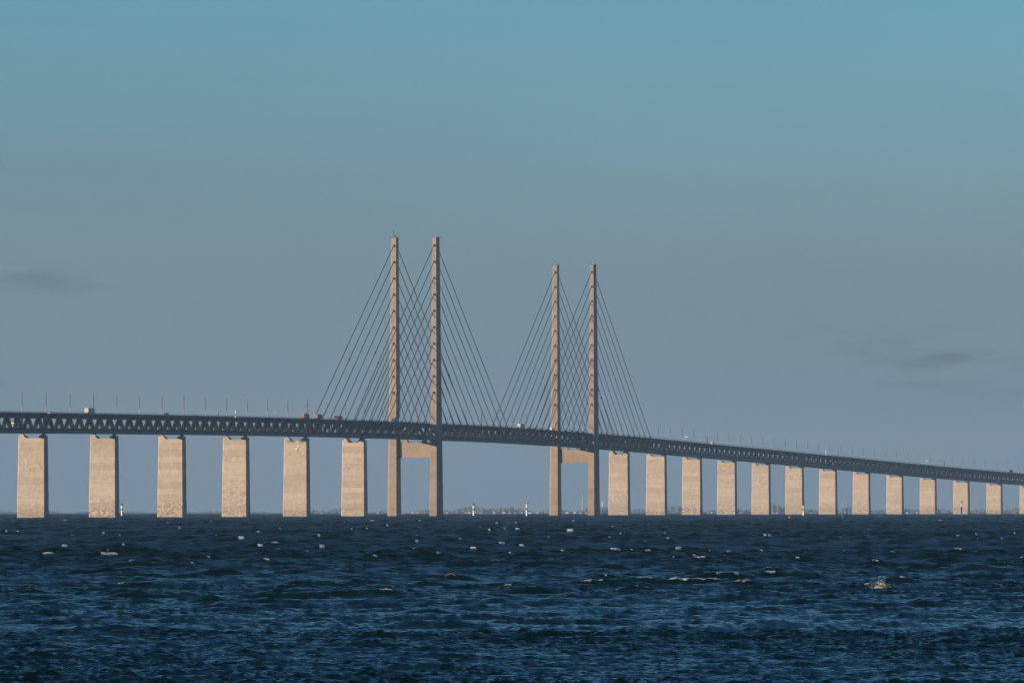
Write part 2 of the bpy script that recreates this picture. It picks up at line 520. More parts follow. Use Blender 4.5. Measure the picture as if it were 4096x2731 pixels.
BEARING = MB().box(-.8, .8, -.9, .9, .75, 1.2).mesh('bearing', STEEL2)
def strut(sx):
    return MB().add([(sx*6.6, -1.4, 2.0), (sx*4.6, -1.4, 2.0), (sx*1.9, -1.4, -1.56), (sx*3.5, -1.4, -1.56),
                     (sx*6.6, 1.4, 2.0), (sx*4.6, 1.4, 2.0), (sx*1.9, 1.4, -1.56), (sx*3.5, 1.4, -1.56)],
                    [(0,1,2,3),(7,6,5,4),(0,4,5,1),(1,5,6,2),(2,6,7,3),(3,7,4,0)]).mesh('tie_strut', STEEL)
STRUTS = {s: strut(s) for s in (-1, 1)}
order = ['L6', 'L5', 'L4', 'L3', 'L2', 'L1'] + ['R%d' % i for i in range(1, 14)]
LABELS = {'L6': 'leftmost concrete bridge pier, stained grey at its foot',
          'L5': 'second concrete bridge pier from the left, just left of the green banded beacon',
          'L4': 'third concrete bridge pier from the left, right of the green banded beacon',
          'L3': 'fourth concrete bridge pier from the left edge, standing in open water',
          'L2': 'concrete bridge pier with dark maintenance platforms hung on its head',
          'L1': 'concrete pier with steel tie struts, next left of the nearer pylon',
          'R1': 'concrete pier with steel tie struts, next right of the farther pylon',
          'R13': 'rightmost concrete bridge pier, cut by the edge of the photo'}
for n_, key in enumerate(order):
    s = SPAN[key]
    base, t = foot(s)
    tie = key in ('L1', 'R1')
    top = bot(s) - (2.0 if tie else 1.2)
    lab = LABELS.get(key) or 'concrete bridge pier, %s to the right of the farther pylon' % ORD[int(key[1:]) - 1]
    if key == 'R6': lab = 'sixth concrete pier right of the farther pylon, behind a green banded beacon'
    if key == 'R11': lab = 'eleventh concrete pier right of the farther pylon, behind the red banded beacon'
    p = thing('bridge_pier', lab, 'bridge pier', base, -t, 'concrete piers under the bridge')
    hd = put('pier_head', PIER_HEAD, p, (0, 0, top))
    nl = int((top - CAPH + 3.0)//LIFT) + 1
    core = MB().loft(pier_ring(-(nl*LIFT + CAPH) + .3, .12), pier_ring(-CAPH + .05, .12)).mesh('core', JOINT)
    put('core', core, p, (0, 0, top))
    for k in range(min(nl, 13)):
        put('concrete_lift', LIFTS[k], p, (0, 0, top))
    for sx in (-1, 1):
        if tie:
            put('bearing_plinth', MB().box(-1.0, 1.0, -1.2, 1.2, -.2, 1.5).mesh('bearing_plinth', CONC), hd, (sx*6.35, 0, 0))
            put('bearing', BEARING, hd, (sx*6.35, 0, .75))
            put('tie_strut', STRUTS[sx], hd)
        else:
            put('bearing_plinth', PEDESTAL, hd, (sx*6.35, 0, 0))
            put('bearing', BEARING, hd, (sx*6.35, 0, 0))
    if key == 'L2':
        for sx in (-1, 1):
            mb = MB()
            xa, xb = (-6.2, -1.8) if sx < 0 else (2.6, 6.6)
            mb.box(xa, xb, -4.6, -2.96, -2.1, -2.0)
            for i in range(8):
                x = xa + (xb - xa)*i/7
                mb.box(x-.04, x+.04, -4.6, -4.52, -2.0, -.9)
            mb.box(xa, xb, -4.6, -4.53, -1.5, -1.42); mb.box(xa, xb, -4.6, -4.53, -.97, -.9)
            for i in range(3):
                x = xa + .5 + (xb - xa - 1)*i/2
                mb.beam((x, -4.3, -2.1), (x, -2.95, -3.2), .12, .12)
            pf = put('maintenance_platform', mb.mesh('maintenance_platform', STEEL), p, (0, 0, top))
            st = MB()
            for i in range(9):
                x = (xa + (xb-xa)*.15 + i*.32) if sx < 0 else (xb - (xb-xa)*.15 - i*.32)
                st.box(x-.2, x+.2, -4.2, -3.3, .9 - i*.32, .97 - i*.32)
            o = put('stair', st.mesh('stair', STEEL), pf); o['kind'] = 'stuff'; o['label'] = 'dark steel stair treads'
        for (x, z) in ((2.1, -5.4), (.9, -7.6)):
            put('floodlight', MB().box(-.55, .35, -.75, 0, -.35, .35).box(.35, .6, -.6, 0, -.3, .3).mesh('floodlight', WHITE), p, (x, -3.06, top + z))

# ------------------------------------------------------------------ pylons
PYL_H = 203.5
def leg_ring(z, sx, inset=0.0):
    k = z / PYL_H
    ui = 12.4 + 1.3*k + inset; wf = 5.6 - 2.65*k - 2*inset; bb = 6.6 - 3.25*k - inset; dd = 3.2 - 1.66*k - inset*.5
    pr = [(ui, -bb), (ui + wf, -bb), (ui + wf + dd, 0), (ui + wf, bb), (ui, bb)]
    if sx < 0: pr = [(-x, y) for x, y in pr][::-1]
    return [(x, y, z) for x, y in pr]
LEGL = 4.75
zs_l = [-5.0 + LEGL*i for i in range(int((PYL_H + 5)/LEGL) + 1)]
zs_l[-1] = PYL_H
LEG_LIFTS = {sx: [MB().loft(leg_ring(a + .05, sx), leg_ring(b_ - .05, sx)).mesh('concrete_lift', CONC_P) for a, b_ in zip(zs_l[:-1], zs_l[1:])] for sx in (-1, 1)}
LEG_CORE = {sx: MB().loft(leg_ring(-5, sx, .1), leg_ring(PYL_H - .2, sx, .1)).mesh('leg', JOINT) for sx in (-1, 1)}
UC = 15.25
CABLE_ME = MB().tube((0, 0, 0), (0, 0, 1), .15, n=6).mesh('stay_cable', CABLE)
ANCHOR_ME = MB().box(-.55, .55, -.6, .6, -.85, .7).box(-.34, .34, -.9, -.55, -.85, .2).mesh('cable_anchor', STEEL)
SOCKET_ME = MB().tube((0, 0, -.6), (0, 0, 2.4), .3, .24, n=6).mesh('cable_socket', STEEL)
def along(a, b):
    d = Vector(b) - Vector(a); ln = d.length; d.normalize()
    e = d.cross(Vector((0, 0, 1)))
    e = e.normalized() if e.length > 1e-4 else Vector((1, 0, 0))
    g = d.cross(e)
    M = Matrix((e, g, d)).transposed().to_4x4(); M.translation = Vector(a)
    return M, ln
def world_to(root):
    return (Matrix.Translation(root.location) @ root.rotation_euler.to_matrix().to_4x4()).inverted()
for pk, (s0, lab) in enumerate(((-245, 'nearer twin tower concrete pylon carrying stay cables, tallest thing in the photo'),
                                (245, 'farther twin tower concrete pylon carrying stay cables, right of the taller pylon'))):
    base, t = foot(s0)
    py = thing('bridge_pylon', lab, 'pylon', base, -t, 'pylons of the cable stayed bridge')
    W2L = world_to(py)
    for sx in (-1, 1):
        leg = put('leg', LEG_CORE[sx], py)
        leg['label'] = 'left tower leg of the pylon' if sx < 0 else 'right tower leg of the pylon'
        for me in LEG_LIFTS[sx]:
            put('concrete_lift', me, leg)
        # service platform and lamps on the top
        cx = sx*15.85
        mb = MB()
        mb.box(cx-2.6, cx+2.6, -3.5, 3.5, PYL_H, PYL_H + .2)
        for i in range(9):
            for yy in (-3.45, 3.45):
                x = cx - 2.5 + 5.0*i/8
                mb.box(x-.03, x+.03, yy-.03, yy+.03, PYL_H + .2, PYL_H + 1.1)
        for yy in (-3.45, 3.45):
            mb.box(cx-2.6, cx+2.6, yy-.03, yy+.03, PYL_H + 1.08, PYL_H + 1.15)
        put('top_platform', mb.mesh('top_platform', STEEL2), py)
        if pk == 0 and sx < 0:
            put('weather_mast', MB().tube((cx-.6, 0, PYL_H+.2), (cx-.6, 0, PYL_H+6.4), .16, .08).box(cx-1.3, cx+.4, -.08, .08, PYL_H+4.9, PYL_H+5.1)
                .tube((cx-.5, 0, PYL_H+3.2), (cx+2.2, 0, PYL_H+.3), .12).tube((cx+.8, 0, PYL_H+.2), (cx+.8, 0, PYL_H+2.2), .35).mesh('weather_mast', STEEL2), py)
        else:
            put('aviation_lamp', MB().tube((cx-.3, 0, PYL_H+.2), (cx-.3, 0, PYL_H+.7), .3, .3, 8).ball((cx-.3, 0, PYL_H+.85), .3).mesh('aviation_lamp', WHITE), py)
        for i in range(10):
            ha = 90.7 + 11.9*i
            k = ha / PYL_H
            bb = 6.6 - 3.25*k
            for dr in (-1, 1):
                put('cable_anchor', ANCHOR_ME, leg, (sx*UC, dr*(bb + .1), ha), (0, 0, 0 if dr < 0 else math.pi))
                dist = 31.5 + 20.0*i
                lo = pt(s0 + dr*dist, sx*UC, 11.2)
                hi = (py.matrix_basis @ Vector((sx*UC, dr*(bb + .3), ha)))
                M0 = Matrix.Translation(base) @ Matrix.Rotation(-t, 4, 'Z')
                hi = M0 @ Vector((sx*UC, dr*(bb + .3), ha))
                for off in (-.32, .32):
                    M, ln = along(lo + Vector((0, 0, off)), hi + Vector((0, 0, off)))
                    o = put('stay_cable', CABLE_ME, py, mat4=W2L @ M @ Matrix.Diagonal((1, 1, ln, 1)))
                    so = put('cable_socket', SOCKET_ME, o, mat4=Matrix.Diagonal((1, 1, 1/ln, 1)))
                # a few dampers hang between the ropes
                if (pk, sx, dr, i) in ((0, -1, -1, 5), (0, -1, -1, 4), (0, 1, 1, 3), (1, -1, -1, 3), (1, -1, -1, 4), (1, 1, 1, 8), (1, 1, 1, 2), (0, -1, -1, 8)):
                    c = lo.lerp(hi, .38 if i > 6 else .62)
                    put('cable_clamp', MB().box(-.55, .55, -.5, .5, -.7, .7).box(-.8, .8, -.15, .15, .2, .45).mesh('cable_clamp', STEEL2), py, mat4=W2L @ Matrix.Translation(c))
    # cross beam below the deck, with its bearing blocks
    zt = 53.9
    cb = put('cross_beam', MB().box(-12.95, 12.95, -2.4, 2.4, zt - 10.7, zt - 4.35).mesh('cross_beam', CONC_P), py)
    put('cross_beam_upper', MB().box(-12.95, 12.95, -2.4, 2.4, zt - 4.27, zt).mesh('cross_beam', CONC_P), py)
    hb = bot(s0) - zt
    for sx in (-1, 1):
        x = sx*7.0
        put('bearing_block', MB().loft([(x-2.0, -2.0, zt), (x+2.0, -2.0, zt), (x+2.0, 2.0, zt), (x-2.0, 2.0, zt)],
            [(x-1.05, -1.2, zt+hb-.25), (x+1.05, -1.2, zt+hb-.25), (x+1.05, 1.2, zt+hb-.25), (x-1.05, 1.2, zt+hb-.25)]).mesh('bearing_block', CONC_P), py)
        for x0_, x1_ in ((x-4.6, x-2.6), (x+2.6, x+4.6)):
            mb = MB()
            for i in range(4):
                xx = x0_ + (x1_-x0_)*i/3
                for yy in (-2.3, -.6):
                    mb.box(xx-.05, xx+.05, yy-.05, yy+.05, zt, zt+1.3)
            for zz in (.6, 1.25):
                mb.box(x0_, x1_, -2.36, -2.27, zt+zz, zt+zz+.08); mb.box(x0_, x1_, -.65, -.55, zt+zz, zt+zz+.08)
            o = put('guard_rail', mb.mesh('guard_rail', RAIL), py); o['kind'] = 'stuff'; o['label'] = 'thin steel guard rail on the cross beam'

# ------------------------------------------------------------------ girders
def sweep(prof, ss, origin, closed=True):
    v = []; f = []; n = len(prof)
    for s in ss:
        x, y, t = line(s); z = bot(s); ct, st = math.cos(t), math.sin(t)
        for u, h_ in prof:
            px, py_ = x + u*ct, y - u*st
            v.append((px - origin.x, py_ - origin.y, z + h_ - drop(px, py_) - origin.z))
    m_ = len(ss)
    for j in range(m_-1):
        for i in range(n):
            f.append((j*n+i, (j+1)*n+i, (j+1)*n+(i+1) % n, j*n+(i+1) % n))
    f.append(tuple(range(n))); f.append(tuple(range((m_-1)*n, m_*n))[::-1])
    return v, f
def rect(u0, u1, h0, h1): return [(u0, h0), (u1, h0), (u1, h1), (u0, h1)]
DIAG_ME = MB().box(-.72, .72, -.62, .62, 0, 1).mesh('diagonal', STEEL)
OUT_ME = MB().box(-.35, .35, -.75, .75, 0, 1).mesh('outrigger', STEEL)
TU = 6.75
def girder(name, sa, sb, label, stayed=False):
    base, t = foot((sa + sb)/2)
    origin = Vector((base.x, base.y, 0))
    g = thing(name, label, 'bridge girder', origin, 0, 'girders of the bridge')
    ss = list(np.arange(sa, sb, 10.0)) + [sb]
    def part(nm, prof, mat):
        v, f = sweep(prof, ss, origin)
        return put(nm, mesh(nm, v, f, mat), g)
    part('road_deck', [(-12.2, 11.42), (-12.2, 10.95), (-7.6, 10.3), (7.6, 10.3), (12.2, 10.95), (12.2, 11.42)], DECKC)
    part('road_surface', rect(-11.6, 11.6, 11.424, 11.47), ASPH)
    part('median_barrier', rect(-.25, .25, 11.474, 12.25), DECKC)
    part('rail_deck', rect(-6.0, 6.0, .5, 1.6), DECKC)
    for sx in (-1, 1):
        lo, hi = sorted((sx*6.05, sx*7.45))
        part('top_chord', rect(lo, hi, 8.9, 10.4), STEEL2)
        part('bottom_chord', rect(lo, hi, 0.0, 1.85), STEEL2)
        lo, hi = sorted((sx*5.2, sx*5.4))
        part('track_parapet', rect(lo, hi, 1.602, 3.2), DECKC)
        mb = MB()
        for s in np.arange(sa + 1.2, sb - .5, 4.0):
            a = pt(s, sx*12.05, 11.42) - origin; t_ = line(s)[2]
            mb.beam(a, a + Vector((0, 0, 1.3)), .12, .12)
        for hh_ in (11.9, 12.3, 12.68):
            v, f = sweep(rect(*sorted((sx*12.0, sx*12.1)), hh_, hh_ + .09), ss, origin)
            mb.add(v, f)
        o = put('railing', mb.mesh('railing', RAIL), g); o['kind'] = 'stuff'; o['label'] = 'thin steel railing along the deck edge'
        mb = MB()
        for s in np.arange(sa + 1.0, sb - .5, 2.5):
            a = pt(s, sx*5.3, 3.2) - origin
            mb.beam(a, a + Vector((0, 0, 1.5)), .1, .1)
        v, f = sweep(rect(*sorted((sx*5.26, sx*5.34)), 4.65, 4.73), ss, origin)
        mb.add(v, f)
        o = put('walkway_fence', mb.mesh('walkway_fence', RAIL), g); o['kind'] = 'stuff'; o['label'] = 'thin fence beside the railway track'
    # truss
    def diag(s1, h1, s2, h2):
        for sx in (-1, 1):
            M, ln = along(pt(s1, sx*TU, h1) - origin, pt(s2, sx*TU, h2) - origin)
            put('diagonal', DIAG_ME, g, mat4=M @ Matrix.Diagonal((1, 1, ln, 1)))
    def cross(s):
        a = pt(s, 0, 9.9) - origin
        put('cross_beam', CROSS, g, a, (0, 0, -line(s)[2]))
    nb = int(round((sb - sa)/20.0)); st = (sb - sa)/nb
    for i in range(nb):
        s = sa + i*st
        mid = s + st/2
        cross(mid)
        mode = 'v'
        if stayed:
            for p0 in (-245.0, 245.0):
                d = mid - p0
                if 28 < abs(d) < 222 and (abs(mid) > 12):
                    mode = 'flat'; dr = 1 if d > 0 else -1
        if mode == 'v':
            diag(s + .9, 1.2, mid - .6, 9.4); diag(mid + .6, 9.4, s + st - .9, 1.2)
        elif dr > 0:
            diag(s + .5, 9.4, s + st*.78, 1.2); diag(s + st*.84, 1.2, s + st - .1, 9.4)
        else:
            diag(s + st - .5, 9.4, s + st*.22, 1.2); diag(s + st*.16, 1.2, s + .1, 9.4)
    # expansion joint hardware at the ends
    for s_, dr in ((sa, 1), (sb, -1)):
        for sx in (-1, 1):
            a = pt(s_ + dr*.55, sx*(TU + .1), 1.0) - origin
            M, ln = along(a, pt(s_ + dr*.55, sx*(TU + .1), 9.3) - origin)
            put('end_post', END_ME, g, mat4=M @ Matrix.Diagonal((1, 1, ln, 1)))
    return g, origin
CROSS = MB().prism_y([(-7.0, -.6), (7.0, -.6), (11.6, .78), (11.6, 1.1), (-11.6, 1.1), (-11.6, .78)], -.3, .3).mesh('cross_beam', STEEL)
END_ME = MB().box(-.45, .45, -.5, .5, 0, 1).mesh('end_post', STEEL2)
GAP = .35
girder('truss_girder', -1390, -1106 - GAP, 'leftmost stretch of dark truss girder, cut by the left edge of the photo')
girder('truss_girder', -1106 + GAP, -546 - GAP, 'long dark truss girder over the left piers, carrying the white truck')
gC, oC = girder('truss_girder', -546 + GAP, 546 - GAP, 'dark truss girder hung from the stay cables between both pylons', True)
girder('truss_girder', 546 + GAP, 1106 - GAP, 'dark truss girder right of the stay cables, over the nearer right piers')
girder('truss_girder', 1106 + GAP, 1806 - GAP, 'dark truss girder descending over the farther right piers, red train inside')
girder('truss_girder', 1806 + GAP, 2350, 'rightmost stretch of dark truss girder, far and hazy at the right edge')
for p0 in (-245.0, 245.0):
    for i in range(10):
        for dr in (-1, 1):
            s_ = p0 + dr*(31.5 + 20.0*i)
            for sx in (-1, 1):
                M, ln = along(pt(s_ - dr*1.0, sx*(UC - .05), 11.7) - oC, pt(s_ + dr*15.5, sx*6.9, 1.0) - oC)
                put('outrigger', OUT_ME, gC, mat4=M @ Matrix.Diagonal((1, 1, ln, 1)))
                a = pt(s_, sx*12.3, 10.75) - oC
                put('anchor_bracket', ANCH_ME if 'ANCH_ME' in globals() else globals().setdefault('ANCH_ME', MB().box(-3.2, 3.2, -.55, .55, -.4, .15).mesh('anchor_bracket', STEEL)), gC, a, (0, 0, -line(s_)[2]))

# ------------------------------------------------------------------ things on the deck
def deck_thing(name, label, cat, s, u, group=None, flip=False, h=11.47):
    t = line(s)[2]
    return thing(name, label, cat, pt(s, u, h), -t + (math.pi if flip else 0), group)
POLE_LO = MB().tube((0, 0, 0), (0, 0, 4.6), .26, .22, 6).mesh('pole', GALV)
POLE_HI = MB().tube((0, 0, 4.6), (0, 0, 12.6), .22, .15, 6).mesh('upper_pole', RUST)
ARM = MB().tube((-1.5, 0, 12.7), (1.5, 0, 12.7), .05).mesh('arm', GALV)
HEAD = MB().box(-.55, .45, -.18, .18, -.1, .08).mesh('lamp_head', GALV)
MAST = MB().tube((0, 0, 0), (0, 0, 13.6), .36, .24, 6).mesh('pole', RUST)
MASTC = MB().box(-1.0, 1.0, -.12, .12, -.14, .14).box(-1.0, -.75, -.2, .2, -.1, .45).box(.75, 1.0, -.2, .2, -.1, .45).mesh('camera_bracket', STEEL2)
names_at = [(SPAN[k], k) for k in order] + [(-245, 'P1'), (245, 'P2')]
names_at.sort()
def where(k):
    if k == 'P1': return 'the nearer pylon'
    if k == 'P2': return 'the farther pylon'
    if k[0] == 'L': return 'the %s pier' % ORD[order.index(k)]
    return 'right pier %s' % ['one', 'two', 'three', 'four', 'five', 'six', 'seven', 'eight', 'nine', 'ten', 'eleven', 'twelve', 'thirteen'][int(k[1:])-1]
lamp_s = [-1127.5 + 46.68*k for k in range(-1, 70)]
lamp_s = [s for s in lamp_s if -1210 < s < 2075]
masts = {-988.7, -520.5, -50.9, 522.7, 988.4, 1456.5, 2015.7}
per_span = {}
for s in lamp_s:
    lowk = max([a for a in names_at if a[0] <= s], default=(None, None))[1]
    per_span.setdefault(lowk, []).append(s)
for lowk, lst in per_span.items():
    for i, s in enumerate(lst):
        is_mast = min(abs(s - m_) for m_ in masts) < 12
        if lowk is None: loc_ = 'left of the leftmost pier'
        elif lowk[0] == 'P': loc_ = 'above the %s span' % ('main' if lowk == 'P1' else 'first side') + (' between the pylons' if lowk == 'P1' else ' right of the farther pylon')
        elif lowk == 'L1': loc_ = 'just left of the nearer pylon'
        else:
            loc_ = 'just right of ' + where(lowk)
        num = ORD[i] if len(lst) > 1 else 'only'
        if is_mast:
            o = deck_thing('camera_mast', 'dark camera mast with brackets, %s' % loc_, 'mast', s, 0, 'camera masts on the bridge')
            put('pole', MAST, o)
            for z_ in (5.0, 9.6):
                put('camera_bracket', MASTC, o, (0, 0, z_))
            put('lamp_head', HEAD, o, (-.9, 0, 13.4)); put('lamp_head', HEAD, o, (.9, 0, 13.4))
        else:
            o = deck_thing('lamp_post', '%s lamp post on the deck %s' % (num, loc_), 'lamp post', s, 0, 'lamp posts along the bridge')
            put('pole', POLE_LO, o); put('upper_pole', POLE_HI, o); put('arm', ARM, o)
            put('lamp_head', HEAD, o, (-1.6, 0, 12.75)); put('lamp_head', HEAD, o, (1.7, 0, 12.75), (0, 0, math.pi))

WHEEL = MB().tube((-.15, 0, 0), (.15, 0, 0), .5, .5, 12).mesh('wheel', TYRE)
def truck(label, s, u, body, cabm, facing, length=13.5, height=2.75, tanker=False, ribs=True):
    """facing +1 drives away from the camera, -1 towards it; local +y is forward"""
    o = deck_thing('truck', label, 'truck', s, u, 'trucks on the bridge', flip=(facing < 0))
    if tanker:
        v = MB().tube((0, -length/2, 2.3), (0, length/2 - 2.6, 2.3), 1.25, 1.25, 14)
        put('tank', v.mesh('tank', body), o)
    else:
        bx = put('cargo_box', MB().box(-1.27, 1.27, -length/2, length/2 - 2.6, 1.15, 1.15 + height).mesh('cargo_box', body), o)
        if ribs:
            for x in (-1.2, -.6, 0, .6, 1.2):
                put('door_bar', MB().box(x-.04, x+.04, -length/2 - .05, -length/2 - .001, 1.2, 1.1 + height).mesh('door_bar', GALV), bx)
    y1 = length/2
    prof = [(-2.3, .55), (-.02, .55), (0, 1.9), (-.35, 3.2), (-1.0, 3.65), (-2.3, 3.65)]
    mb = MB(); mb.loft([(-1.22, y1 + p, z) for p, z in prof], [(1.22, y1 + p, z) for p, z in prof])
    cb_ = put('cab', mb.mesh('cab', cabm), o)
    put('windscreen', MB().add([(-1.1, y1 - .0, 1.95), (1.1, y1 - .0, 1.95), (1.05, y1 - .30, 3.1), (-1.05, y1 - .30, 3.1), (-1.1, y1 - .1, 1.95), (1.1, y1 - .1, 1.95), (1.05, y1 - .42, 3.1), (-1.05, y1 - .42, 3.1)],
        [(0, 3, 2, 1), (4, 5, 6, 7), (0, 1, 5, 4), (2, 3, 7, 6), (1, 2, 6, 5), (3, 0, 4, 7)]).mesh('windscreen', GLASS), cb_)
    for x in (-1, 1):
        put('headlight', MB().box(x*.95 - .18, x*.95 + .18, y1 - .05, y1 + .03, .75, 1.0).mesh('headlight', WHITE), cb_)
    put('chassis', MB().box(-.9, .9, -length/2 + .1, y1 - .3, .75, 1.1).mesh('chassis', BLACK), o)
    for yy in (-length/2 + 1.4, -length/2 + 2.7, -length/2 + 4.0, y1 - 3.6, y1 - 1.2):
        for x in (-1.05, 1.05):
            put('wheel', WHEEL, o, (x, yy, .5))
    return o
truck('white box truck driving away with cream rear doors, near the left lamp mast', -1012.4, 5.5, CREAM, WHITE, 1)
truck('red truck with orange red rear doors, driving away below the leftmost stay cable', -545, 5.5, RED, BLACK, 1, 12.5)
truck('brown tarpaulin truck driving away, right behind the red truck', -513, 5.5, BROWN, BEIGE, 1, 12.5)
truck('crimson fronted truck coming towards the camera between the left stay cables', -427, -5.5, OLIVE, CRIMSON, -1, 12, 2.5, ribs=False)
truck('beige truck with teal windscreen in front of the nearer pylon left leg', -279, -5.5, BEIGE, TEAL, -1, 13, 2.5, ribs=False)
truck('pale box truck driving away on the main span between the pylons', 46, 5.5, CREAM, WHITE, 1)
truck('dark green tank truck near the right edge of the photo', 1992, 5.5, OLIVE, OLIVE, 1, 14, tanker=True)

def car(label, s, u, mat, facing, van=False, lights=False):
    o = deck_thing('van' if van else 'car', label, 'van' if van else 'car', s, u, 'cars on the bridge', flip=(facing < 0))
    if van:
        prof = [(-2.6, .35), (2.6, .35), (2.6, 1.15), (2.0, 1.35), (1.5, 2.3), (-2.6, 2.4)]
        cab_ = None
    else:
        prof = [(-2.15, .3), (2.15, .3), (2.15, .75), (1.1, .95), (.5, 1.45), (-1.2, 1.47), (-1.9, 1.0), (-2.15, .9)]
    mb = MB().loft([(-.88, y, z) for y, z in prof], [(.88, y, z) for y, z in prof])
    bd = put('body', mb.mesh('body', mat), o)
    if van:
        put('windscreen', MB().add([(-.8, 2.02, 1.4), (.8, 2.02, 1.4), (.75, 1.56, 2.2), (-.75, 1.56, 2.2)], [(0, 1, 2, 3)]).mesh('windscreen', GLASS), bd)
    else:
        put('windscreen', MB().add([(-.75, 1.1, .98), (.75, 1.1, .98), (.68, .52, 1.43), (-.68, .52, 1.43)], [(0, 1, 2, 3)]).mesh('windscreen', GLASS), bd)
    for yy in (-1.4, 1.4):
        for x in (-.82, .82):
            put('wheel', WHEEL, o, (x, yy, .33), None, (.7, .66, .66))
    for x in (-.62, .62):
        put('headlight', MB().box(x-.16, x+.16, prof[1][0] - .02, prof[1][0] + .03, .55, .75).mesh('headlight', HEADLIGHT if lights else WHITE), bd)
    return o
car('black van with pale roof coming towards the camera, above the third pier', -821, -5.5, BLACK, -1, van=True)
car('white van just left of the farther pylon right leg, driving away', 145.6, 5.5, WHITE, 1, van=True)
car('white van driving away beside the sign portal on the right approach', 741, 5.5, CREAM, 1, van=True)
car('pale car coming towards the camera at the left edge of the photo', -1196, -5.5, WHITE, -1, lights=True)
car('silver car driving away above the leftmost pier', -1090, 5.5, GALV, 1)
car('pale car with lit headlights right of the small dark post', -756, -5.5, GALV, -1, lights=True)
car('car with lit headlights coming from the fourth pier to the left', -690, -5.5, GALV, -1, lights=True)
car('car with lit headlights on the main span, nearest the middle', -100, -5.5, GALV, -1, lights=True)
car('silver car with lit headlights right of the pale truck', 130, -5.5, GALV, -1, lights=True)
car('car with lit headlights just right of the stay cables', 600, -5.5, GALV, -1, lights=True)
car('car with lit headlights between the third and fourth right pier', 890, -5.5, GALV, -1, lights=True)
car('car with lit headlights near the fifth right pier', 1090, -5.5, GALV, -1, lights=True)
car('car with bright headlights far right, near the twelfth right pier', 1880, -5.5, WHITE, -1, lights=True)

def post(name, label, cat, s, u, hgt, r, mat, box=None, boxm=None, boxz=1.6):
    o = deck_thing(name, label, cat, s, u)
    put('pole', MB().tube((0, 0, 0), (0, 0, hgt), r, r*.9, 8).box(-r*2, r*2, -r*2, r*2, 0, .15).mesh('pole', mat), o)
    if box:
        put('cabinet', MB().box(-box[0]/2, box[0]/2, -box[1]/2, box[1]/2, boxz, boxz + box[2]).mesh('cabinet', boxm), o)
    put('cap', MB().box(-r*1.3, r*1.3, -r*1.3, r*1.3, hgt, hgt + .25).mesh('cap', STEEL2), o)
    return o
post('sensor_post', 'short dark post with a small box, right of the black van', 'post', -824 + 62, 11.0, 4.8, .13, STEEL2, (.45, .4, 1.8), BLACK, .6)
post('signal_post', 'short white post with a black box above the fourth pier gap', 'post', -724, 11.0, 4.9, .28, WHITE, (.5, .5, 1.7), BLACK, .8)
post('sensor_post', 'short thin grey post left of the red truck', 'post', -633.6, 11.0, 4.2, .10, GALV, (.5, .3, .5), WHITE, 3.7)
post('signal_post', 'short thick white post on the deck above the sixth right pier', 'post', 1190.6, 11.0, 5.2, .34, WHITE)
o = post('traffic_sign', 'square blue sign on a pole right of the short white post', 'sign', 1243.4, 11.0, 5.6, .14, RUST, (1.9, .25, 1.5), BLUE, 3.6)
def portal(label, s, ph):
    o = deck_thing('sign_portal', label, 'sign portal', s, 0)
    put('left_post', MB().tube((-10.4, 0, 0), (-10.4, 0, ph), .18, .16, 8).mesh('left_post', GALV), o)
    put('right_post', MB().box(10.0, 10.8, -.35, .35, 0, ph + .4).mesh('right_post', RUST), o)
    put('beam', MB().beam((-10.6, 0, ph), (10.4, 0, ph), .16, .16).mesh('beam', RAIL), o)
    put('sign_panel', MB().box(-9.9, -7.2, -.42, -.2, ph - .35, ph + .35).mesh('sign_panel', CREAM), o)
portal('sign portal with a white panel over the road, right of the stay cables', 700, 6.2)
portal('far sign portal with a white panel near the right edge', 1694, 6.2)

# trains on the lower deck
WAGONRED = plain('wagon_red', (.55, .05, .04), .5, 0, .1)
def wagon(label, s, m1, m2, ln=14.0):
    o = thing('rail_wagon', label, 'rail wagon', pt(s, 3.5, 1.605), -line(s)[2], 'rail wagons on the lower deck')
    b_ = put('body', MB().box(-1.45, 1.45, -ln/2, ln/2, 1.0, 4.6).mesh('body', m1), o)
    put('stripe', MB().box(-1.48, 1.48, -ln/2 - .02, ln/2 + .02, 2.9, 3.5).mesh('stripe', m2), b_)
    put('underframe', MB().box(-1.2, 1.2, -ln/2 - .5, ln/2 + .5, .6, 1.0).mesh('underframe', BLACK), o)
    for yy in (-ln/2 + 2, ln/2 - 2):
        for x in (-.75, .75):
            put('wheel', WHEEL, o, (x, yy, .5))
for i in range(6):
    wagon('%s red rail wagon from the left seen through the right truss' % ORD[i], 1170 + i*17.0, WAGONRED, WHITE, 11)
wagon('cream rail wagon seen through the truss at the left edge', -1150, CREAM, OLIVE, 17)

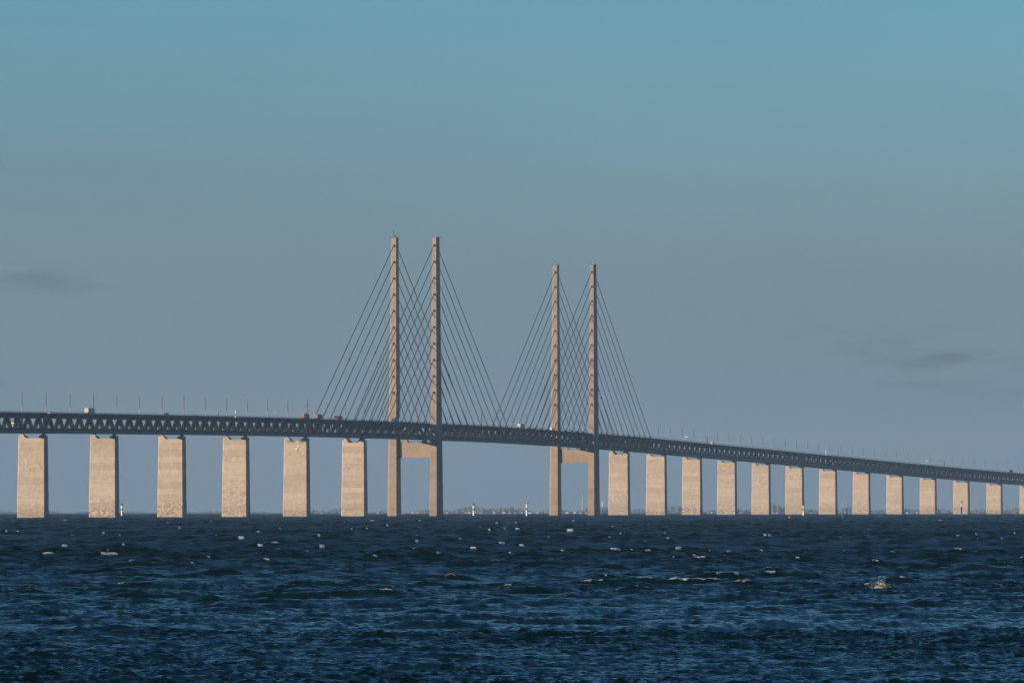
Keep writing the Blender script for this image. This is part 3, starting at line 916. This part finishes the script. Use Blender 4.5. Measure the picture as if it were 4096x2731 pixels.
# ------------------------------------------------------------------ beacons, buoys, birds
def on_sea(px, Z):
    x = (px - 2048)/23320.0*Z
    return Vector((x, Z, -drop(x, Z)))
def beacon(label, x, y, hgt, bandm, tall=False):
    o = thing('light_beacon', label, 'beacon', (x, y, -drop(x, y)), .2, 'light beacons in the water')
    r = .62
    put('shaft', MB().tube((0, 0, .8), (0, 0, hgt), r, r*.96, 16).mesh('shaft', WHITE), o)
    put('foot', MB().tube((0, 0, -3), (0, 0, .8), r*1.02, r*1.02, 16).mesh('foot', RUST), o)
    put('band', MB().tube((0, 0, hgt*.52), (0, 0, hgt*.74), r*1.03, r*1.02, 16).mesh('band', bandm), o)
    pl = put('gallery', MB().tube((0, 0, hgt), (0, 0, hgt+.22), 1.25, 1.25, 16).mesh('gallery', STEEL2), o)
    mb = MB()
    for i in range(12):
        a = i*math.pi/6
        mb.tube((1.2*math.cos(a), 1.2*math.sin(a), hgt+.2), (1.2*math.cos(a), 1.2*math.sin(a), hgt+1.3), .05, n=5)
        b2 = a + math.pi/6
        mb.tube((1.2*math.cos(a), 1.2*math.sin(a), hgt+1.3), (1.2*math.cos(b2), 1.2*math.sin(b2), hgt+1.3), .05, n=5)
    k_ = put('gallery_rail', mb.mesh('gallery_rail', STEEL2), pl); k_['kind'] = 'stuff'; k_['label'] = 'thin rail round the beacon gallery'
    put('lantern', MB().tube((0, 0, hgt+.22), (0, 0, hgt+1.1), .5, .4, 10).tube((0, 0, hgt+1.1), (0, 0, hgt+(2.6 if tall else 1.9)), .3, .22, 10).mesh('lantern', CREAM if tall else STEEL2), o)
    for a in (-1.35, 1.3):
        put('floodlight', MB().ball((a, -.4, hgt+.05), .32).mesh('floodlight', WHITE), o)
    for (ax, az) in ((-.8, 2.1), (.35, 2.6), (1.45, 1.9)):
        put('aerial', MB().tube((ax*.6, 0, hgt+1.0), (ax, 0, hgt+az), .05).ball((ax, 0, hgt+az), .2).mesh('aerial', STEEL2), o)
beacon('green banded white beacon beside the second pier from the left', -301, 4500, 8.6, GREEN)
beacon('green banded white beacon standing between the two pylons', -29.7, 4500, 8.6, GREEN)
beacon('red banded white beacon left of the farther pylon', 11.0, 4380, 9.4, BANDRED, True)
beacon('green banded white beacon right behind the red buoy, at the sixth right pier', 234.8, 4700, 8.6, GREEN)
beacon('red banded white beacon at the far right, before the eleventh right pier', 362.2, 4700, 10.6, BANDRED, True)

p = Vector((159.5, 3340, 0)); p.z = -drop(p.x, p.y)
o = thing('can_buoy', 'bright red cone shaped buoy leaning left in the waves', 'buoy', p, 0)
o.rotation_euler = (0, R(-24), 0)
put('body', MB().tube((0, 0, -.9), (0, 0, 1.7), .78, .46, 16).mesh('body', BUOYRED), o)
put('top_mark', MB().tube((0, 0, 1.7), (0, 0, 2.1), .46, .3, 16).tube((0, 0, 2.1), (0, 0, 2.4), .12, .1, 8).mesh('top_mark', RED), o)
put('collar', MB().tube((0, 0, -.35), (0, 0, -.15), .86, .86, 16).mesh('collar', RED), o)
p = Vector((198, 3480, 0)); p.z = -drop(p.x, p.y)
o = thing('spar_buoy', 'thin green spar buoy leaning left in the waves', 'buoy', p, 0)
o.rotation_euler = (0, R(-29), 0)
put('pole', MB().tube((0, 0, -1.5), (0, 0, 3.6), .16, .12, 8).mesh('pole', SPARGREEN), o)
put('top_band', MB().tube((0, 0, 3.3), (0, 0, 3.75), .15, .13, 8).mesh('top_band', GREEN), o)

def gull(label, x, y, z, span=1.3, bank=0.0, yaw=0.0):
    mb = MB()
    mb.ball((0, 0, 0), .16, 8, 6, (1.0, 2.2, .9))
    mb.ball((0, .42, .05), .09, 6, 4)
    for sx in (-1, 1):
        a = [(sx*.08, .14, .04), (sx*span*.28, .18, .30), (sx*span*.55, -.02, .18)]
        c_ = [(sx*.08, -.16, .04), (sx*span*.28, -.10, .28), (sx*span*.52, -.14, .18)]
        v = []; 
        for p_, q_ in zip(a, c_):
            v += [p_, q_, (q_[0], q_[1], q_[2]-.03), (p_[0], p_[1], p_[2]-.04)]
        f = []
        for j in range(2):
            for i in range(4):
                f.append((j*4+i, j*4+(i+1) % 4, (j+1)*4+(i+1) % 4, (j+1)*4+i))
        f += [(3, 2, 1, 0), (8, 9, 10, 11)]
        mb.add(v, f)
    mb.add([(-.08, -.3, 0), (.08, -.3, 0), (.14, -.55, 0), (-.14, -.55, 0), (-.08, -.3, .03), (.08, -.3, .03), (.14, -.55, .02), (-.14, -.55, .02)],
           [(0, 1, 2, 3), (7, 6, 5, 4), (0, 4, 5, 1), (1, 5, 6, 2), (2, 6, 7, 3), (3, 7, 4, 0)])
    o = put('gull', mb.mesh('gull', BIRD), None, (x, y, z), (bank, bank*.6, yaw))
    tag(o, label, 'gull', 'gulls over the water')
gull('small dark gull flying just right of the second pier from the left', -201, 3000, 7.2 + (2019.7-1906)/23320*3000 - .6, 1.5, .5, 1.0)
gull('upper of two gulls flying left of the third pier from the left', -184, 3000, 7.2 + (2019.7-1982)/23320*3000 - .6, 1.4, .2, 2.2)
gull('lower of two gulls flying left of the third pier from the left', -187.5, 3000, 7.2 + (2019.7-1995)/23320*3000 - .6, 1.4, .3, .5)
gull('gull flying in front of the eighth right pier', 181, 3000, 7.2 + (2019.7-1898)/23320*3000 - .6, 1.2, .4, 1.4)
gull('gull flying in front of the tenth right pier', 215, 3000, 7.2 + (2019.7-1922)/23320*3000 - .6, 1.2, .3, .2)
gull('gull flying between the tenth and eleventh right piers', 221.6, 3000, 7.2 + (2019.7-1929)/23320*3000 - .6, 1.2, -.3, 1.2)

# spray thrown up where two crests meet
random.seed(9)
sp = MB()
for i in range(330):
    a = random.gauss(0, 1); up = abs(random.gauss(0, .34))
    c = (a*.42 + up*.25, random.gauss(0, .35), .12 + up*(1.25 - .35*abs(a)))
    r_ = random.uniform(.010, .026)
    k0 = [(c[0] + random.uniform(-r_, r_)*1.6, c[1] + random.uniform(-r_, r_)*1.6, c[2] + random.uniform(-r_, r_)*1.6) for _ in range(4)]
    sp.add(k0, [(0, 1, 2), (0, 2, 3), (0, 3, 1), (1, 3, 2)])
SPRAY = plain('spray_droplets', (.78, .78, .78), .6, 0, .05)
o = put('wave_spray', sp.mesh('wave_spray', SPRAY), None, (30.2, 480, .25))
o['kind'] = 'stuff'; o['label'] = 'white spray thrown up by a breaking wave on the right'; o['category'] = 'spray'

# ------------------------------------------------------------------ far shore
random.seed(4)
SH = 14900.0
v = []; f = []
na_ = 140
for i in range(na_ + 1):
    a = R(-8.5 + 17.0*i/na_)
    for (r_, z_) in ((SH - 40, -1.5), (SH, 1.2), (SH + 90, 3.2), (SH + 330, 5.0), (SH + 600, 2.0)):
        rr = r_ + 30*math.sin(i*.37) + 14*math.sin(i*1.3)
        x, y = rr*math.sin(a), rr*math.cos(a)
        v.append((x, y, z_ + .6*math.sin(i*.9 + r_) - drop(x, y)))
for i in range(na_):
    for j in range(4):
        f.append((i*5+j, (i+1)*5+j, (i+1)*5+j+1, i*5+j+1))
LAND = plain('shore_grass', (.07, .08, .05), .95, 0, .3, .02)
shore = put('far_shore', mesh('far_shore', v, f, LAND))
shore['kind'] = 'structure'; shore['label'] = 'low far shore on the horizon'
WOOD = plain('far_foliage', (.095, .095, .09), .95, 0, .4, .05)
def tree_h(px):
    """rough height of the wood line along the shore, in metres"""
    hgt = 7 + 6*(.5+.5*math.sin(px*.011)) + 4*math.sin(px*.037+1)
    for c, w, a in ((2700, 70, 15), (3090, 95, 16), (3380, 90, 9), (2380, 60, 8), (2000, 160, 8), (3700, 120, 6), (2880, 60, 4), (4000, 100, 5)):
        hgt += a*math.exp(-((px-c)/w)**2)
    if px < 1250: hgt *= .55
    return max(hgt, 3)
mb = MB()
for i in range(1900):
    px = random.uniform(-300, 4400)
    hgt = tree_h(px)*random.uniform(.6, 1.0)
    rr = SH + random.uniform(110, 420)
    a = math.atan((px - 2048)/23320.0)
    x, y = rr*math.sin(a), rr*math.cos(a)
    z = -drop(x, y) + 2.5
    w = random.uniform(2.2, 5.5)
    conifer = random.random() < .07
    n_, m_ = 6, 4
    k0 = len(mb.v)
    mb.ball((x, y, z + hgt*.52), 1.0, n_, m_, (w*(.6 if conifer else 1), w, hgt*.5))
    for q_ in range(k0, len(mb.v)):
        vx, vy, vz = mb.v[q_]
        mb.v[q_] = (vx + random.uniform(-.9, .9), vy, vz + random.uniform(-1.0, 1.0))
woods = put('far_woods', mb.mesh('far_woods', WOOD))
woods['kind'] = 'stuff'; woods['label'] = 'hazy line of woods along the far shore'; woods['category'] = 'woods'
HOUSEW = plain('whitewash', (.52, .51, .48), .8, 0, .1, .3)
HOUSEC = plain('cream_render', (.42, .38, .32), .8, 0, .1, .3)
def house(label, px, w, hgt, mat, roofm, kind=0):
    rr = SH + 26 + random.uniform(-6, 30)
    a = math.atan((px - 2048)/23320.0)
    x, y = rr*math.sin(a), rr*math.cos(a)
    o = thing('shore_house', label, 'house', (x, y, -drop(x, y) + 1.4), -a, 'white houses on the far shore')
    d = w*.9
    if kind == 0:      # gable towards the water
        put('wall', MB().prism_y([(-w/2, -1), (w/2, -1), (w/2, hgt*.45), (0, hgt*.97), (-w/2, hgt*.45)], 0, d).mesh('wall', mat), o)
        rf = MB()
        for sx in (-1, 1):
            p_ = [(sx*(w/2+.3), hgt*.43), (sx*(w/2+.3), hgt*.50), (0, hgt*1.04), (0, hgt*.972)]
            if sx < 0: p_.reverse()
            rf.prism_y(p_[::-1], .35, d + .4)
        put('roof', rf.mesh('roof', roofm), o)
    else:              # long side to the water
        put('wall', MB().box(-w/2, w/2, 0, d*.6, -1, hgt*.6).mesh('wall', mat), o)
        put('roof', MB().loft([(-w/2-.3, -.3, hgt*.6), (w/2+.3, -.3, hgt*.6), (w/2+.3, d*.6+.3, hgt*.6), (-w/2-.3, d*.6+.3, hgt*.6)],
             [(-w/2-.3, d*.3-.05, hgt), (w/2+.3, d*.3-.05, hgt), (w/2+.3, d*.3+.05, hgt), (-w/2-.3, d*.3+.05, hgt)]).mesh('roof', roofm), o)
houses = [(1285, 5, 4, 1), (1440, 5, 4, 1), (1511, 6, 6, 0), (1612, 8, 5, 1), (1650, 7, 7, 0), (1667, 8, 8, 1), (1698, 7, 7, 0), (1788, 6.5, 7, 0), (1863, 5, 6, 0), (1877, 8, 8, 0), (1901, 5, 6, 0),
          (1921, 9, 5, 1), (1976, 7, 8, 0), (1993, 4, 4, 1), (2015, 7.5, 8, 0), (2038, 6, 4, 1), (2060, 5, 5, 1), (2087, 7, 6, 0), (2119, 9, 8, 1), (2148, 8, 7, 0), (2172, 5, 5, 1),
          (2268, 9, 8, 0), (2298, 8, 8, 0), (2321, 8, 6, 1), (2344, 5, 6, 0), (2452, 6, 4, 1), (2722, 5, 4, 1), (2832, 5, 5, 1), (2846, 4, 7, 0), (2962, 5, 5, 1), (3092, 7, 6, 1), (3108, 6, 5, 0), (3125, 8, 4, 1),
          (3243, 4, 6, 0), (3260, 8, 3, 1), (3378, 4, 6, 0), (3402, 12, 4, 1), (3500, 9, 4, 1), (3628, 6, 7, 0), (3644, 5, 4, 1), (3668, 7, 5, 1), (3911, 8, 4, 1), (3957, 5, 4, 1), (4056, 7, 4, 1)]
GAPS = [(1000, 1355, 'between the fifth and sixth pier'), (1355, 1545, 'between the sixth pier and the nearer pylon'), (1545, 1720, 'inside the legs of the nearer pylon'), (1720, 2198, 'between the two pylons'),
        (2198, 2350, 'inside the legs of the farther pylon'), (2350, 2500, 'just right of the farther pylon')] + \
       [(2500, 2680, 'between right piers one and two'), (2680, 2810, 'between right piers two and three'), (2810, 2950, 'between right piers three and four'), (2950, 3090, 'between right piers four and five'),
        (3090, 3215, 'between right piers five and six'), (3215, 3345, 'between right piers six and seven'), (3345, 3480, 'between right piers seven and eight'), (3480, 3610, 'between right piers eight and nine'),
        (3610, 3745, 'between right piers nine and ten'), (3745, 3960, 'right of the tenth right pier'), (3960, 4100, 'at the right edge of the photo')]
cnt = {}
for px, w, hgt, kind in houses:
    gp = next(g_[2] for g_ in GAPS if g_[0] <= px < g_[1])
    cnt[gp] = cnt.get(gp, 0) + 1
    random.seed(int(px))
    house('%s %s far shore house %s' % (ORD[cnt[gp]-1], 'gabled white' if kind == 0 else 'long white', gp), px, w, hgt, HOUSEW if random.random() < .75 else HOUSEC, random.choice([ROOF, ROOFD, ROOFD, GALV]), kind)
def far_tower(label, px, r0, r1, hgt, mat, cap=None):
    a = math.atan((px - 2048)/23320.0); rr = SH + 700
    x, y = rr*math.sin(a), rr*math.cos(a)
    o = thing('far_tower', label, 'tower', (x, y, -drop(x, y)), 0)
    put('shaft', MB().tube((0, 0, 0), (0, 0, hgt), r0, r1, 10).mesh('shaft', mat), o)
    put('top', MB().tube((0, 0, hgt), (0, 0, hgt + (cap or 3)), r1*.7, r1*.15, 8).mesh('top', GALV), o)
far_tower('tall pale tapering tower fading in haze between the farther pylon legs', 2330, 3.2, 1.1, 52, GALV, 6)
far_tower('left of two thin hazy masts just right of the farther pylon', 2407, .8, .6, 36, WHITE)
far_tower('right of two thin hazy masts just right of the farther pylon', 2411, .8, .6, 36, WHITE)
far_tower('pointed hazy spire between right piers seven and eight', 3369, 3.0, 1.6, 22, WOOD, 14)

# ------------------------------------------------------------------ air
m = bpy.data.materials.new('haze'); m.use_nodes = True
nt = m.node_tree; nt.nodes.clear()
out = N(nt, 'ShaderNodeOutputMaterial')
pv = N(nt, 'ShaderNodeVolumePrincipled')
pv.inputs['Color'].default_value = (.36, .585, .86, 1)
pv.inputs['Density'].default_value = 4.0e-5
pv.inputs['Anisotropy'].default_value = 0.0
L(nt, pv.outputs[0], out.inputs['Volume'])
hz = put('haze', MB().box(-16500, 16500, -16500, 17000, -20.5, 214).mesh('haze', m))
hz['kind'] = 'stuff'; hz['label'] = 'pale blue haze over the sea'
